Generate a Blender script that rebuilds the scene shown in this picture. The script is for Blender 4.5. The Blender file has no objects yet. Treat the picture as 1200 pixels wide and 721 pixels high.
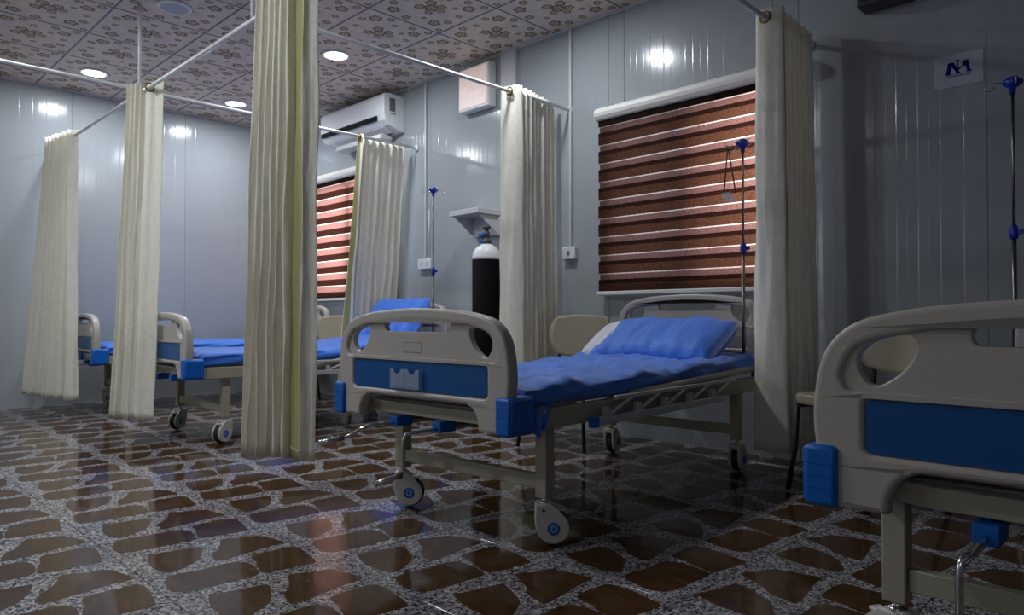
import bpy, bmesh, math, random
from mathutils import Vector, Matrix, noise
from mathutils.geometry import tessellate_polygon
C = bpy.context.scene
COL = C.collection
PI = math.pi
random.seed(7)

# ------------------------------------------------------------------ camera
cam_d = bpy.data.cameras.new('camera')
cam = bpy.data.objects.new('camera', cam_d)
COL.objects.link(cam)
cam_d.sensor_width = 36.0
cam_d.lens = 835.9 / 1200 * 36.0
cam_d.clip_start = 0.05
cam.location = (0, 0, 0.8)
cam.rotation_euler = (PI/2 + 0.013757, 0, 0.78181)
C.camera = cam

# ------------------------------------------------------------------ world, lights, exposure
W = bpy.data.worlds.new('world'); C.world = W; W.use_nodes = True
bg = W.node_tree.nodes['Background']
bg.inputs[0].default_value = (0.75, 0.85, 1.0, 1)
bg.inputs[1].default_value = 1.0
C.view_settings.view_transform = 'Standard'
C.view_settings.look = 'None'
C.view_settings.exposure = 0.0
C.view_settings.gamma = 1.0
C.view_settings.use_curve_mapping = False

def area(name, loc, rot, sx, sy, power, col, shape='RECTANGLE', spread=PI):
    l = bpy.data.lights.new(name, 'AREA'); l.shape = shape
    l.size = sx
    if shape == 'RECTANGLE': l.size_y = sy
    l.energy = power; l.color = col; l.spread = spread
    o = bpy.data.objects.new(name, l); COL.objects.link(o)
    o.location = loc; o.rotation_euler = rot
    return o
# daylight standing outside the two windows of the long wall (it reaches the blinds from behind)
area('daylight_bed_window', (-1.72, 4.26, 1.72), (-PI/2, 0, 0), 0.55, 1.0, 17, (1.0, 0.93, 0.9))
area('daylight_far_window', (-6.15, 4.32, 1.65), (-PI/2, 0, 0), 1.5, 1.3, 60, (1.0, 0.93, 0.92))
# added soft fill before the closed wall behind the camera, no windows there
area('fill_back_wall', (-4.6, -2.70, 1.75), (PI/2, 0, 0), 1.3, 1.0, 8, (0.90, 0.94, 1.0))
area('fill_back_wall', (0.5, -2.70, 1.95), (PI/2, 0, 0), 1.3, 1.0, 6, (0.90, 0.94, 1.0))
LAMP_POWER = 15.0

# ------------------------------------------------------------------ materials
def mat(name, col, rough=0.5, metal=0.0, spec=0.5, bump=None, var=None, emit=None, trans=None, alpha=None, sheen=0, coat=0):
    m = bpy.data.materials.new(name); m.use_nodes = True
    nt = m.node_tree; b = nt.nodes['Principled BSDF']
    b.inputs['Base Color'].default_value = (*col, 1)
    b.inputs['Roughness'].default_value = rough
    b.inputs['Metallic'].default_value = metal
    b.inputs['Specular IOR Level'].default_value = spec
    if sheen: b.inputs['Sheen Weight'].default_value = sheen
    if coat: b.inputs['Coat Weight'].default_value = coat; b.inputs['Coat Roughness'].default_value = 0.05
    if emit:
        b.inputs['Emission Color'].default_value = (*emit[0], 1); b.inputs['Emission Strength'].default_value = emit[1]
    if alpha is not None: b.inputs['Alpha'].default_value = alpha
    if trans is not None: b.inputs['Transmission Weight'].default_value = trans
    tc = nt.nodes.new('ShaderNodeTexCoord')
    if var:   # (scale, amount, stretch vector)
        mp = nt.nodes.new('ShaderNodeMapping'); nt.links.new(tc.outputs['Object'], mp.inputs[0])
        mp.inputs['Scale'].default_value = var[2] if len(var) > 2 else (1, 1, 1)
        n = nt.nodes.new('ShaderNodeTexNoise'); n.inputs['Scale'].default_value = var[0]; n.inputs['Detail'].default_value = 4
        nt.links.new(mp.outputs[0], n.inputs['Vector'])
        r = nt.nodes.new('ShaderNodeMapRange'); r.inputs[3].default_value = 1-var[1]; r.inputs[4].default_value = 1+var[1]
        r.inputs[1].default_value = 0.3; r.inputs[2].default_value = 0.7
        nt.links.new(n.outputs[0], r.inputs[0])
        mx = nt.nodes.new('ShaderNodeVectorMath'); mx.operation = 'SCALE'; mx.inputs[0].default_value = col
        nt.links.new(r.outputs[0], mx.inputs['Scale']); nt.links.new(mx.outputs[0], b.inputs['Base Color'])
    if bump:  # (scale, strength, stretch)
        mp = nt.nodes.new('ShaderNodeMapping'); nt.links.new(tc.outputs['Object'], mp.inputs[0])
        mp.inputs['Scale'].default_value = bump[2] if len(bump) > 2 else (1, 1, 1)
        n = nt.nodes.new('ShaderNodeTexNoise'); n.inputs['Scale'].default_value = bump[0]; n.inputs['Detail'].default_value = 3
        nt.links.new(mp.outputs[0], n.inputs['Vector'])
        bp = nt.nodes.new('ShaderNodeBump'); bp.inputs['Strength'].default_value = bump[1]; bp.inputs['Distance'].default_value = 0.01
        nt.links.new(n.outputs[0], bp.inputs['Height']); nt.links.new(bp.outputs[0], b.inputs['Normal'])
    return m

M = {}
M['panel'] = mat('wall_panel_paint', (0.385, 0.418, 0.445), 0.15, var=(0.7, 0.05), bump=(2.2, 0.25, (1.6, 1.6, 0.35)))
M['trim'] = mat('white_trim', (0.60, 0.60, 0.61), 0.35)
M['grid'] = mat('ceiling_grid_metal', (0.11, 0.12, 0.17), 0.4)
M['ceil'] = mat('ceiling_tile_vinyl', (0.74, 0.63, 0.56), 0.5, var=(9, 0.10))
M['flower'] = mat('flower_print_brown', (0.17, 0.095, 0.045), 0.5, var=(30, 0.35))
M['flower_core'] = mat('flower_print_core', (0.52, 0.42, 0.30), 0.5)
M['cream'] = mat('cream_enamel', (0.42, 0.40, 0.31), 0.35)
M['abs'] = mat('moulded_plastic', (0.49, 0.455, 0.42), 0.32, bump=(260, 0.05))
M['blue_panel'] = mat('blue_panel_plastic', (0.004, 0.085, 0.30), 0.35)
M['blue_clamp'] = mat('blue_bumper_plastic', (0.0, 0.13, 0.55), 0.38)
M['blue_dark'] = mat('dark_blue_plastic', (0.01, 0.03, 0.36), 0.3)
M['sheet'] = mat('blue_sheet', (0.024, 0.18, 0.76), 0.58, sheen=0.3, bump=(24, 0.35, (1, 1, 1)))
M['white_cloth'] = mat('white_pillow_cloth', (0.62, 0.64, 0.70), 0.7, bump=(30, 0.2))
M['rail_cream'] = mat('cream_head_rail', (0.88, 0.86, 0.82), 0.4)
M['ac_white'] = mat('glossy_white_plastic', (0.80, 0.82, 0.86), 0.12)
M['chrome'] = mat('chrome', (0.75, 0.75, 0.75), 0.12, metal=1)
M['steel'] = mat('stainless_tube', (0.26, 0.23, 0.21), 0.3, metal=1)
M['alu'] = mat('grey_aluminium', (0.62, 0.63, 0.63), 0.35, metal=0.3)
M['black'] = mat('black_rubber', (0.012, 0.012, 0.013), 0.5)
M['blackpaint'] = mat('black_cylinder_paint', (0.004, 0.004, 0.005), 0.7, spec=0.04)
M['white'] = mat('white_paint', (0.84, 0.85, 0.87), 0.35)
M['brass'] = mat('brass', (0.25, 0.17, 0.05), 0.35, metal=0.9)
M['chair'] = mat('beige_chair_plastic', (0.33, 0.29, 0.21), 0.45, bump=(120, 0.08))
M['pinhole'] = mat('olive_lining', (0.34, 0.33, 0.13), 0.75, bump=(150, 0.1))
M['brown_strip'] = mat('brown_strip', (0.28, 0.15, 0.09), 0.7)
M['acgrey'] = mat('grey_grille', (0.16, 0.17, 0.20), 0.5)
M['caster'] = mat('white_caster_plastic', (0.60, 0.58, 0.55), 0.35)
M['holder'] = mat('clear_plastic', (0.55, 0.65, 0.8), 0.15, alpha=0.32)
M['paper'] = mat('laminated_paper', (0.52, 0.56, 0.66), 0.3)
M['ink'] = mat('blue_ink', (0.001, 0.022, 0.20), 0.7, spec=0.1)
M['dark'] = mat('dark_housing', (0.05, 0.05, 0.055), 0.5)
M['lamp_on'] = mat('lit_diffuser', (1, 1, 1), 0.5, emit=((0.93, 0.96, 1.0), 14))
M['lamp_off'] = mat('unlit_diffuser', (0.38, 0.42, 0.50), 0.35)
M['fan_glow'] = mat('fan_cover_emission', (0.7, 0.62, 0.6), 0.4, emit=((1.0, 0.70, 0.62), 0.30), bump=(14, 0.6))  # faint emission imitates daylight behind the cover
M['slot'] = mat('dark_slot', (0.006, 0.007, 0.010), 0.7, spec=0.1)

def fabric(name, col):
    m = mat(name, col, 0.62, sheen=0.15)
    nt = m.node_tree; b = nt.nodes['Principled BSDF']
    tc = nt.nodes.new('ShaderNodeTexCoord')
    mp = nt.nodes.new('ShaderNodeMapping'); mp.inputs['Scale'].default_value = (1, 1, 0.55)
    nt.links.new(tc.outputs['Object'], mp.inputs[0])
    v = nt.nodes.new('ShaderNodeTexNoise'); v.inputs['Scale'].default_value = 42; v.inputs['Detail'].default_value = 2; v.inputs['Distortion'].default_value = 1.6
    nt.links.new(mp.outputs[0], v.inputs['Vector'])
    r = nt.nodes.new('ShaderNodeMapRange'); r.inputs[1].default_value = 0.45; r.inputs[2].default_value = 0.56
    r.inputs[3].default_value = 0.95; r.inputs[4].default_value = 1.03
    nt.links.new(v.outputs[0], r.inputs[0])
    mx = nt.nodes.new('ShaderNodeVectorMath'); mx.operation = 'SCALE'; mx.inputs[0].default_value = col
    nt.links.new(r.outputs[0], mx.inputs['Scale']); nt.links.new(mx.outputs[0], b.inputs['Base Color'])
    r2 = nt.nodes.new('ShaderNodeMapRange'); r2.inputs[1].default_value = 0.45; r2.inputs[2].default_value = 0.56
    r2.inputs[3].default_value = 0.7; r2.inputs[4].default_value = 0.42
    nt.links.new(v.outputs[0], r2.inputs[0]); nt.links.new(r2.outputs[0], b.inputs['Roughness'])
    bp = nt.nodes.new('ShaderNodeBump'); bp.inputs['Strength'].default_value = 0.25; bp.inputs['Distance'].default_value = 0.004
    n2 = nt.nodes.new('ShaderNodeTexNoise'); n2.inputs['Scale'].default_value = 16; n2.inputs['Detail'].default_value = 4
    nt.links.new(tc.outputs['Object'], n2.inputs['Vector'])
    nt.links.new(n2.outputs[0], bp.inputs['Height']); nt.links.new(bp.outputs[0], b.inputs['Normal'])
    tr = nt.nodes.new('ShaderNodeBsdfTranslucent'); tr.inputs[0].default_value = (*col, 1)
    mxs = nt.nodes.new('ShaderNodeMixShader'); mxs.inputs[0].default_value = 0.28
    out = [n for n in nt.nodes if n.type == 'OUTPUT_MATERIAL'][0]
    nt.links.new(b.outputs[0], mxs.inputs[1]); nt.links.new(tr.outputs[0], mxs.inputs[2]); nt.links.new(mxs.outputs[0], out.inputs[0])
    return m
M['curtain'] = fabric('cream_brocade', (0.93, 0.91, 0.815))

def stone_mat():
    m = mat('glazed_brown_stone', (0.10, 0.055, 0.03), 0.085, spec=0.16)
    nt = m.node_tree; b = nt.nodes['Principled BSDF']
    g = nt.nodes.new('ShaderNodeNewGeometry'); oi = nt.nodes.new('ShaderNodeObjectInfo')
    n = nt.nodes.new('ShaderNodeTexNoise'); n.inputs['Scale'].default_value = 7; n.inputs['Detail'].default_value = 6; n.inputs['Roughness'].default_value = 0.7
    mp = nt.nodes.new('ShaderNodeMapping'); mp.inputs['Scale'].default_value = (1, 3.2, 1); mp.inputs['Rotation'].default_value = (0, 0, 0.7)
    nt.links.new(g.outputs['Position'], mp.inputs[0]); nt.links.new(mp.outputs[0], n.inputs['Vector'])
    cr = nt.nodes.new('ShaderNodeValToRGB')
    cr.color_ramp.elements[0].position = 0.3; cr.color_ramp.elements[0].color = (0.045, 0.022, 0.010, 1)
    cr.color_ramp.elements[1].position = 0.72; cr.color_ramp.elements[1].color = (0.105, 0.053, 0.024, 1)
    nt.links.new(n.outputs[0], cr.inputs[0]); nt.links.new(cr.outputs[0], b.inputs['Base Color'])
    n3 = nt.nodes.new('ShaderNodeTexNoise'); n3.inputs['Scale'].default_value = 2.6
    nt.links.new(g.outputs['Position'], n3.inputs['Vector'])
    bp = nt.nodes.new('ShaderNodeBump'); bp.inputs['Strength'].default_value = 0.2; bp.inputs['Distance'].default_value = 0.02
    nt.links.new(n3.outputs[0], bp.inputs['Height']); nt.links.new(bp.outputs[0], b.inputs['Normal'])
    return m
def terrazzo_mat():
    m = mat('glazed_speckled_mortar', (0.3, 0.3, 0.3), 0.085, spec=0.16)
    nt = m.node_tree; b = nt.nodes['Principled BSDF']
    g = nt.nodes.new('ShaderNodeNewGeometry')
    v = nt.nodes.new('ShaderNodeTexVoronoi'); v.inputs['Scale'].default_value = 140
    nt.links.new(g.outputs['Position'], v.inputs['Vector'])
    s = nt.nodes.new('ShaderNodeSeparateColor'); nt.links.new(v.outputs['Color'], s.inputs[0])
    cr = nt.nodes.new('ShaderNodeValToRGB'); cr.color_ramp.interpolation = 'CONSTANT'
    e = cr.color_ramp.elements; e[0].color = (0.045, 0.042, 0.05, 1); e[1].position = 0.26; e[1].color = (0.25, 0.23, 0.23, 1)
    for p, c in ((0.5, (0.35, 0.325, 0.34, 1)), (0.72, (0.15, 0.14, 0.16, 1)), (0.85, (0.50, 0.48, 0.50, 1))):
        k = e.new(p); k.color = c
    nt.links.new(s.outputs[0], cr.inputs[0]); nt.links.new(cr.outputs[0], b.inputs['Base Color'])
    n3 = nt.nodes.new('ShaderNodeTexNoise'); n3.inputs['Scale'].default_value = 2.6
    nt.links.new(g.outputs['Position'], n3.inputs['Vector'])
    bp = nt.nodes.new('ShaderNodeBump'); bp.inputs['Strength'].default_value = 0.2; bp.inputs['Distance'].default_value = 0.02
    nt.links.new(n3.outputs[0], bp.inputs['Height']); nt.links.new(bp.outputs[0], b.inputs['Normal'])
    return m
M['stone'] = stone_mat(); M['terrazzo'] = terrazzo_mat()
M['grout'] = mat('dark_grout', (0.05, 0.045, 0.04), 0.8)

def blind_mat(name, tcol, dcol, w):
    m = bpy.data.materials.new(name); m.use_nodes = True; nt = m.node_tree
    nt.nodes.clear()
    out = nt.nodes.new('ShaderNodeOutputMaterial'); mix = nt.nodes.new('ShaderNodeMixShader')
    d = nt.nodes.new('ShaderNodeBsdfDiffuse'); t = nt.nodes.new('ShaderNodeBsdfTranslucent')
    mix.inputs[0].default_value = w
    g = nt.nodes.new('ShaderNodeNewGeometry'); mp = nt.nodes.new('ShaderNodeMapping'); mp.inputs['Scale'].default_value = (60, 60, 260)
    nt.links.new(g.outputs['Position'], mp.inputs[0])
    n = nt.nodes.new('ShaderNodeTexNoise'); n.inputs['Scale'].default_value = 1; n.inputs['Detail'].default_value = 2
    nt.links.new(mp.outputs[0], n.inputs['Vector'])
    r = nt.nodes.new('ShaderNodeMapRange'); r.inputs[1].default_value = .3; r.inputs[2].default_value = .7; r.inputs[3].default_value = 0.55; r.inputs[4].default_value = 1.4
    nt.links.new(n.outputs[0], r.inputs[0])
    for bs, c in ((d, dcol), (t, tcol)):
        mx = nt.nodes.new('ShaderNodeVectorMath'); mx.operation = 'SCALE'; mx.inputs[0].default_value = c
        nt.links.new(r.outputs[0], mx.inputs['Scale']); nt.links.new(mx.outputs[0], bs.inputs[0])
    nt.links.new(d.outputs[0], mix.inputs[1]); nt.links.new(t.outputs[0], mix.inputs[2]); nt.links.new(mix.outputs[0], out.inputs[0])
    return m
M['b_gap'] = blind_mat('blind_sheer_open', (0.85, 0.68, 0.62), (0.5, 0.4, 0.36), 0.8)
M['b_sheer'] = blind_mat('blind_sheer_over_weave', (0.24, 0.12, 0.105), (0.20, 0.12, 0.11), 0.7)
M['b_dark'] = blind_mat('blind_double_weave', (0.035, 0.012, 0.008), (0.035, 0.022, 0.018), 0.5)
M['b_brown'] = blind_mat('blind_single_weave', (0.13, 0.055, 0.032), (0.06, 0.032, 0.022), 0.6)

# ------------------------------------------------------------------ mesh builder
class MB:
    def __init__(s): s.bm = bmesh.new(); s.mi = 0
    def face(s, vs, mi=None, smooth=False):
        f = s.bm.faces.new([s.bm.verts.new(v) for v in vs]); f.material_index = s.mi if mi is None else mi; f.smooth = smooth; return f
    def box(s, x0, x1, y0, y1, z0, z1, bev=0.0, rot=None, seg=2):
        r = bmesh.ops.create_cube(s.bm, size=1)
        vs = r['verts']
        for v in vs:
            v.co = Vector(((x0+x1)/2+v.co.x*(x1-x0), (y0+y1)/2+v.co.y*(y1-y0), (z0+z1)/2+v.co.z*(z1-z0)))
        fs = set(f for v in vs for f in v.link_faces)
        for f in fs: f.material_index = s.mi
        if rot is not None: bmesh.ops.transform(s.bm, matrix=rot, verts=vs)
        if bev > 0:
            es = list(set(e for v in vs for e in v.link_edges))
            rr = bmesh.ops.bevel(s.bm, geom=es, offset=bev, segments=seg, affect='EDGES', profile=0.5)
            for f in rr['faces']: f.smooth = True; f.material_index = s.mi
        return s
    def tube(s, pts, r, n=10, cap=True, smooth=True):
        pts = [Vector(p) for p in pts]
        rings = []
        up = None
        for i, p in enumerate(pts):
            if i == 0: t = pts[1]-pts[0]
            elif i == len(pts)-1: t = pts[-1]-pts[-2]
            else: t = (pts[i+1]-p).normalized()+(p-pts[i-1]).normalized()
            t.normalize()
            if up is None:
                a = Vector((0, 0, 1)) if abs(t.z) < 0.9 else Vector((1, 0, 0)); up = t.cross(a).normalized()
            else: up = (up-t*up.dot(t)).normalized()
            b = t.cross(up); rad = r[i] if isinstance(r, (list, tuple)) else r
            rings.append([s.bm.verts.new(p+(up*math.cos(2*PI*k/n)+b*math.sin(2*PI*k/n))*rad) for k in range(n)])
        for a, b in zip(rings, rings[1:]):
            for k in range(n):
                f = s.bm.faces.new((a[k], a[(k+1) % n], b[(k+1) % n], b[k])); f.smooth = smooth; f.material_index = s.mi
        if cap:
            for q in (rings[0][::-1], rings[-1]):
                f = s.bm.faces.new(q); f.material_index = s.mi
        return s
    def lathe(s, prof, origin=(0, 0, 0), axis='z', n=28, caps=True):
        o = Vector(origin); rings = []
        for r, h in prof:
            ring = []
            for k in range(n):
                a = 2*PI*k/n; c, q = math.cos(a)*r, math.sin(a)*r
                p = Vector((c, q, h)) if axis == 'z' else (Vector((c, h, q)) if axis == 'y' else Vector((h, c, q)))
                ring.append(s.bm.verts.new(o+p))
            rings.append(ring)
        for a, b in zip(rings, rings[1:]):
            for k in range(n):
                f = s.bm.faces.new((a[k], a[(k+1) % n], b[(k+1) % n], b[k])); f.smooth = True; f.material_index = s.mi
        if caps:
            for q in (rings[0][::-1], rings[-1]):
                f = s.bm.faces.new(q); f.material_index = s.mi
        return s
    def prism(s, poly, y0, y1, plane='xz', bev=0.0):
        def P(a, b, d): return Vector((a, d, b)) if plane == 'xz' else (Vector((a, b, d)) if plane == 'xy' else Vector((d, a, b)))
        A = [s.bm.verts.new(P(a, b, y0)) for a, b in poly]; B = [s.bm.verts.new(P(a, b, y1)) for a, b in poly]
        fs = [s.bm.faces.new(A), s.bm.faces.new(B[::-1])]
        n = len(poly)
        for k in range(n): fs.append(s.bm.faces.new((A[k], B[k], B[(k+1) % n], A[(k+1) % n])))
        for f in fs: f.material_index = s.mi
        if bev:
            es = list(fs[0].edges)+list(fs[1].edges)
            rr = bmesh.ops.bevel(s.bm, geom=es, offset=bev, segments=3, affect='EDGES', profile=0.5)
            for f in rr['faces']: f.smooth = True
        return s
    def xform(s, m): bmesh.ops.transform(s.bm, matrix=m, verts=s.bm.verts); return s
    def mesh(s, name, mats, recalc=True):
        if recalc: bmesh.ops.recalc_face_normals(s.bm, faces=s.bm.faces)
        me = bpy.data.meshes.new(name); s.bm.to_mesh(me); s.bm.free()
        for m in (mats if isinstance(mats, (list, tuple)) else [mats]): me.materials.append(m)
        return me
    def build(s, name, mats, parent=None, loc=None, recalc=True):
        return link(name, s.mesh(name, mats, recalc), parent, loc)

def link(name, data, parent=None, loc=None):
    o = bpy.data.objects.new(name, data); COL.objects.link(o)
    if parent: o.parent = parent
    if loc: o.location = loc
    return o
def tag(o, label, cat, group=None, kind=None):
    if label: o['label'] = label
    if cat: o['category'] = cat
    if group: o['group'] = group
    if kind: o['kind'] = kind
    return o
def struct(o, label, cat='setting'):
    o['kind'] = 'structure'; o['label'] = label; o['category'] = cat; return o
def thing(name, loc, label, cat, rz=0, group=None):
    o = bpy.data.objects.new(name, None); COL.objects.link(o); o.empty_display_size = 0.05
    o.location = loc; o.rotation_euler = (0, 0, rz)
    return tag(o, label, cat, group)
def copy_tree(o, parent=None, kids=None):
    c = o.copy(); COL.objects.link(c)
    if parent: c.parent = parent
    for ch in list(o.children): copy_tree(ch, c)
    return c
def crom(pts, k=6, closed=True):
    out = []; n = len(pts)
    rng = range(n) if closed else range(n-1)
    for i in rng:
        if closed: p = [Vector(pts[(i+j) % n]) for j in (-1, 0, 1, 2)]
        else: p = [Vector(pts[min(max(i+j, 0), n-1)]) for j in (-1, 0, 1, 2)]
        for q in range(k):
            t = q/k
            out.append(0.5*((2*p[1])+(-p[0]+p[2])*t+(2*p[0]-5*p[1]+4*p[2]-p[3])*t*t+(-p[0]+3*p[1]-3*p[2]+p[3])*t**3))
    if not closed: out.append(Vector(pts[-1]))
    return out
def rrect(x0, x1, z0, z1, r, n=5):
    o = []
    for cx, cz, a0 in ((x1-r, z1-r, 0), (x0+r, z1-r, PI/2), (x0+r, z0+r, PI), (x1-r, z0+r, 1.5*PI)):
        for k in range(n+1):
            a = a0+PI/2*k/n; o.append((cx+r*math.cos(a), cz+r*math.sin(a)))
    return o
def inset(lp, d):
    n = len(lp); A = sum(lp[i][0]*lp[(i+1) % n][1]-lp[(i+1) % n][0]*lp[i][1] for i in range(n)); s = 1 if A > 0 else -1
    out = []
    for i in range(n):
        p, q, t = Vector(lp[i-1]), Vector(lp[i]), Vector(lp[(i+1) % n])
        a = (q-p).normalized(); c = (t-q).normalized()
        n1 = Vector((-a.y, a.x))*s; n2 = Vector((-c.y, c.x))*s; m = n1+n2
        if m.length < 1e-6: m = n1
        m.normalize(); k = 1/max(.5, m.dot(n1)); v = q+m*d*k; out.append((v.x, v.y))
    return out
def clean(lp):
    out = []
    for p in lp:
        if not out or (Vector(p)-Vector(out[-1])).length > .0015: out.append((p[0], p[1]))
    while (Vector(out[0])-Vector(out[-1])).length < .0015: out.pop()
    return out
def plate_with_holes(loops, half, bev, name='tmp'):
    """outline plus holes in the x-z plane, thickness 2*half along y, rounded edges -> mesh"""
    loops = [clean(l) for l in loops]
    tri = tessellate_polygon([[Vector((p[0], p[1], 0)) for p in l] for l in loops])
    bm = bmesh.new(); NB = 4; steps = []
    for k in range(NB+1): t = PI/2*k/NB; steps.append((bev*(1-math.sin(t)), -half+bev*(1-math.cos(t))))
    steps += [(d, -y) for d, y in reversed(steps)]
    fr, bk = [], []
    for li, lp in enumerate(loops):
        rings = []
        for d, y in steps:
            q = inset(lp, d if li == 0 else -d); rings.append([bm.verts.new((a, y, c)) for a, c in q])
        for R1, R2 in zip(rings, rings[1:]):
            n = len(R1)
            for k in range(n): f = bm.faces.new((R1[k], R1[(k+1) % n], R2[(k+1) % n], R2[k])); f.smooth = True
        fr += rings[0]; bk += rings[-1]
    for a, c, d in tri:
        bm.faces.new((fr[a], fr[c], fr[d])); bm.faces.new((bk[d], bk[c], bk[a]))
    bmesh.ops.recalc_face_normals(bm, faces=bm.faces)
    me = bpy.data.meshes.new(name); bm.to_mesh(me); bm.free()
    return me

# ------------------------------------------------------------------ room shell
X0, X1, Y0, Y1, ZC = -7.53, 2.89, -2.719, 3.95, 2.9
WA = (-2.98, -1.66, 1.0, 2.14)       # window beside the main bed
WC = (-6.95, -5.45, 1.0, 2.18)       # far window

# floor: substrate plus glazed tiles
b = MB(); b.box(X0-.1, X1+.1, Y0-.1, Y1+.1, -0.12, -0.0105)
fl = struct(b.build('floor', M['grout']), 'floor laid with glazed tiles printed with brown stones in speckled mortar', 'floor')
TS = 0.497; GAP = 0.0011
ST = [[(-0.004, 0.092), (0.079, 0.062), (0.159, 0.056), (0.211, 0.064), (0.229, 0.091), (0.196, 0.158), (0.167, 0.194), (0.103, 0.228), (0.045, 0.248), (0.030, 0.215), (0.017, 0.155), (0.002, 0.105)],
      [(0.011, 0.335), (0.07, 0.303), (0.118, 0.275), (0.143, 0.247), (0.206, 0.228), (0.233, 0.234), (0.225, 0.315), (0.208, 0.418), (0.205, 0.474), (0.148, 0.471), (0.061, 0.444), (0.04, 0.385)],
      [(0.263, 0.060), (0.315, 0.035), (0.378, 0.023), (0.416, 0.039), (0.434, 0.078), (0.442, 0.182), (0.440, 0.268), (0.356, 0.290), (0.304, 0.286), (0.274, 0.257), (0.272, 0.175), (0.262, 0.114)],
      [(0.262, 0.328), (0.329, 0.313), (0.362, 0.300), (0.436, 0.283), (0.453, 0.322), (0.465, 0.407), (0.468, 0.449), (0.404, 0.468), (0.302, 0.481), (0.264, 0.465), (0.257, 0.404)]]
def floor_tile_mesh(ymax=None):
    bm = bmesh.new()
    r = bmesh.ops.create_cube(bm, size=1)
    for v in r['verts']: v.co = Vector((TS/2+v.co.x*(TS-2*GAP), TS/2+v.co.y*(TS-2*GAP), -0.0050+v.co.z*0.0100))
    bmesh.ops.bevel(bm, geom=[e for e in bm.edges if e.verts[0].co.z > -.001 and e.verts[1].co.z > -.001], offset=0.0012, segments=1, affect='EDGES')
    for st in ST:
        pts = [p for p in crom([(a+0.006, c, 0) for a, c in st], 3)]
        lo = [bm.verts.new((p.x, p.y, 0.0)) for p in pts]
        hi = [bm.verts.new((p.x*1, p.y, 0.0003)) for p in pts]
        f = bm.faces.new(hi); f.material_index = 1
        for k in range(len(pts)):
            f = bm.faces.new((lo[k], lo[(k+1) % len(pts)], hi[(k+1) % len(pts)], hi[k])); f.material_index = 1
    if ymax is not None:
        bmesh.ops.bisect_plane(bm, geom=list(bm.verts)+list(bm.edges)+list(bm.faces), plane_co=(0, ymax, 0), plane_no=(0, 1, 0), clear_outer=True)
    me = bpy.data.meshes.new('floor_tile'); 
    bmesh.ops.recalc_face_normals(bm, faces=bm.faces)
    bm.to_mesh(me); bm.free(); me.materials.append(M['terrazzo']); me.materials.append(M['stone']); return me
ft = floor_tile_mesh(); ftc = floor_tile_mesh(Y1-(1.257+5*TS))
for j in range(-8, 6):
    for i in range(-11, 10):
        link('floor_tile', ft if j < 5 else ftc, fl, (-2.08+TS*i+(0.017 if i == -11 else 0), 1.257+TS*j, 0))

# ceiling: soffit, T-grid, printed tiles
b = MB(); b.box(X0-.1, X1+.1, Y0-.1, Y1+.1, ZC+0.012, ZC+0.08)
ce = struct(b.build('ceiling', M['grid']), 'suspended ceiling of square tiles printed with brown flowers in a dark grid', 'ceiling')
CT = 0.61
random.seed(3)
FL = []
for (cx, cy, sc) in [(.30, .30, 1.25), (.36, .25, 1.0), (.26, .23, .9), (.36, .34, .85), (.23, .33, .7), (.31, .38, .7), (.12, .47, 1.1), (.20, .53, .75), (.47, .49, 1.1), (.54, .42, .7),
                     (.50, .13, 1.15), (.43, .07, .7), (.56, .22, .75), (.10, .13, 1.1), (.19, .07, .75), (.06, .27, .8), (.33, .52, .6), (.49, .30, .6), (.30, .10, .6), (.14, .36, .5), (.41, .42, .5), (.56, .55, .7), (.05, .57, .6)]:
    FL.append((cx, cy, sc*0.045, random.random()*PI))
def ceil_tile_mesh(x0=0, x1=CT, y0=0, y1=CT):
    bm = bmesh.new()
    r = bmesh.ops.create_cube(bm, size=1)
    g = 0.004
    for v in r['verts']: v.co = Vector((CT/2+v.co.x*(CT-2*g), CT/2+v.co.y*(CT-2*g), 0.006+v.co.z*0.012))
    for v in list(bm.verts):
        pass
    z = 0
    for cx, cy, R, ph in FL:
        z -= 0.00006
        n = 20; outer = []; inner = []
        for k in range(n):
            a = 2*PI*k/n
            ro = R*(0.72+0.28*abs(math.cos(2.5*(a)))**0.7); ri = R*(0.40+0.26*abs(math.cos(2.5*a)))
            outer.append(bm.verts.new((cx+ro*math.cos(a+ph), cy+ro*math.sin(a+ph), z)))
            inner.append(bm.verts.new((cx+ri*math.cos(a+ph), cy+ri*math.sin(a+ph), z)))
        for k in range(n):
            f = bm.faces.new((outer[k], inner[k], inner[(k+1) % n], outer[(k+1) % n])); f.material_index = 1
        f = bm.faces.new(inner[::-1]); f.material_index = 2
        c = [bm.verts.new((cx+R*.16*math.cos(2*PI*k/6), cy+R*.16*math.sin(2*PI*k/6), z-.00003)) for k in range(6)]
        f = bm.faces.new(c[::-1]); f.material_index = 1
    for co, no in (((x0, 0, 0), (-1, 0, 0)), ((x1, 0, 0), (1, 0, 0)), ((0, y0, 0), (0, -1, 0)), ((0, y1, 0), (0, 1, 0))):
        bmesh.ops.bisect_plane(bm, geom=list(bm.verts)+list(bm.edges)+list(bm.faces), plane_co=co, plane_no=no, clear_outer=True)
    me = bpy.data.meshes.new('ceiling_tile'); bm.to_mesh(me); bm.free()
    for k in ('ceil', 'flower', 'flower_core'): me.materials.append(M[k])
    return me
cache = {}
for i in range(-7, 11):
    for j in range(0, 11):
        x = -3.47+CT*i; y = Y1-CT*(j+1)
        lx = max(0, X0-x); hx = min(CT, X1-x); ly = max(0, Y0-y)
        if hx < 0.03: continue
        key = (round(lx, 3), round(hx, 3), round(ly, 3))
        if key not in cache: cache[key] = ceil_tile_mesh(lx, hx, ly, CT)
        link('ceiling_tile', cache[key], ce, (x, y, ZC))
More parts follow.
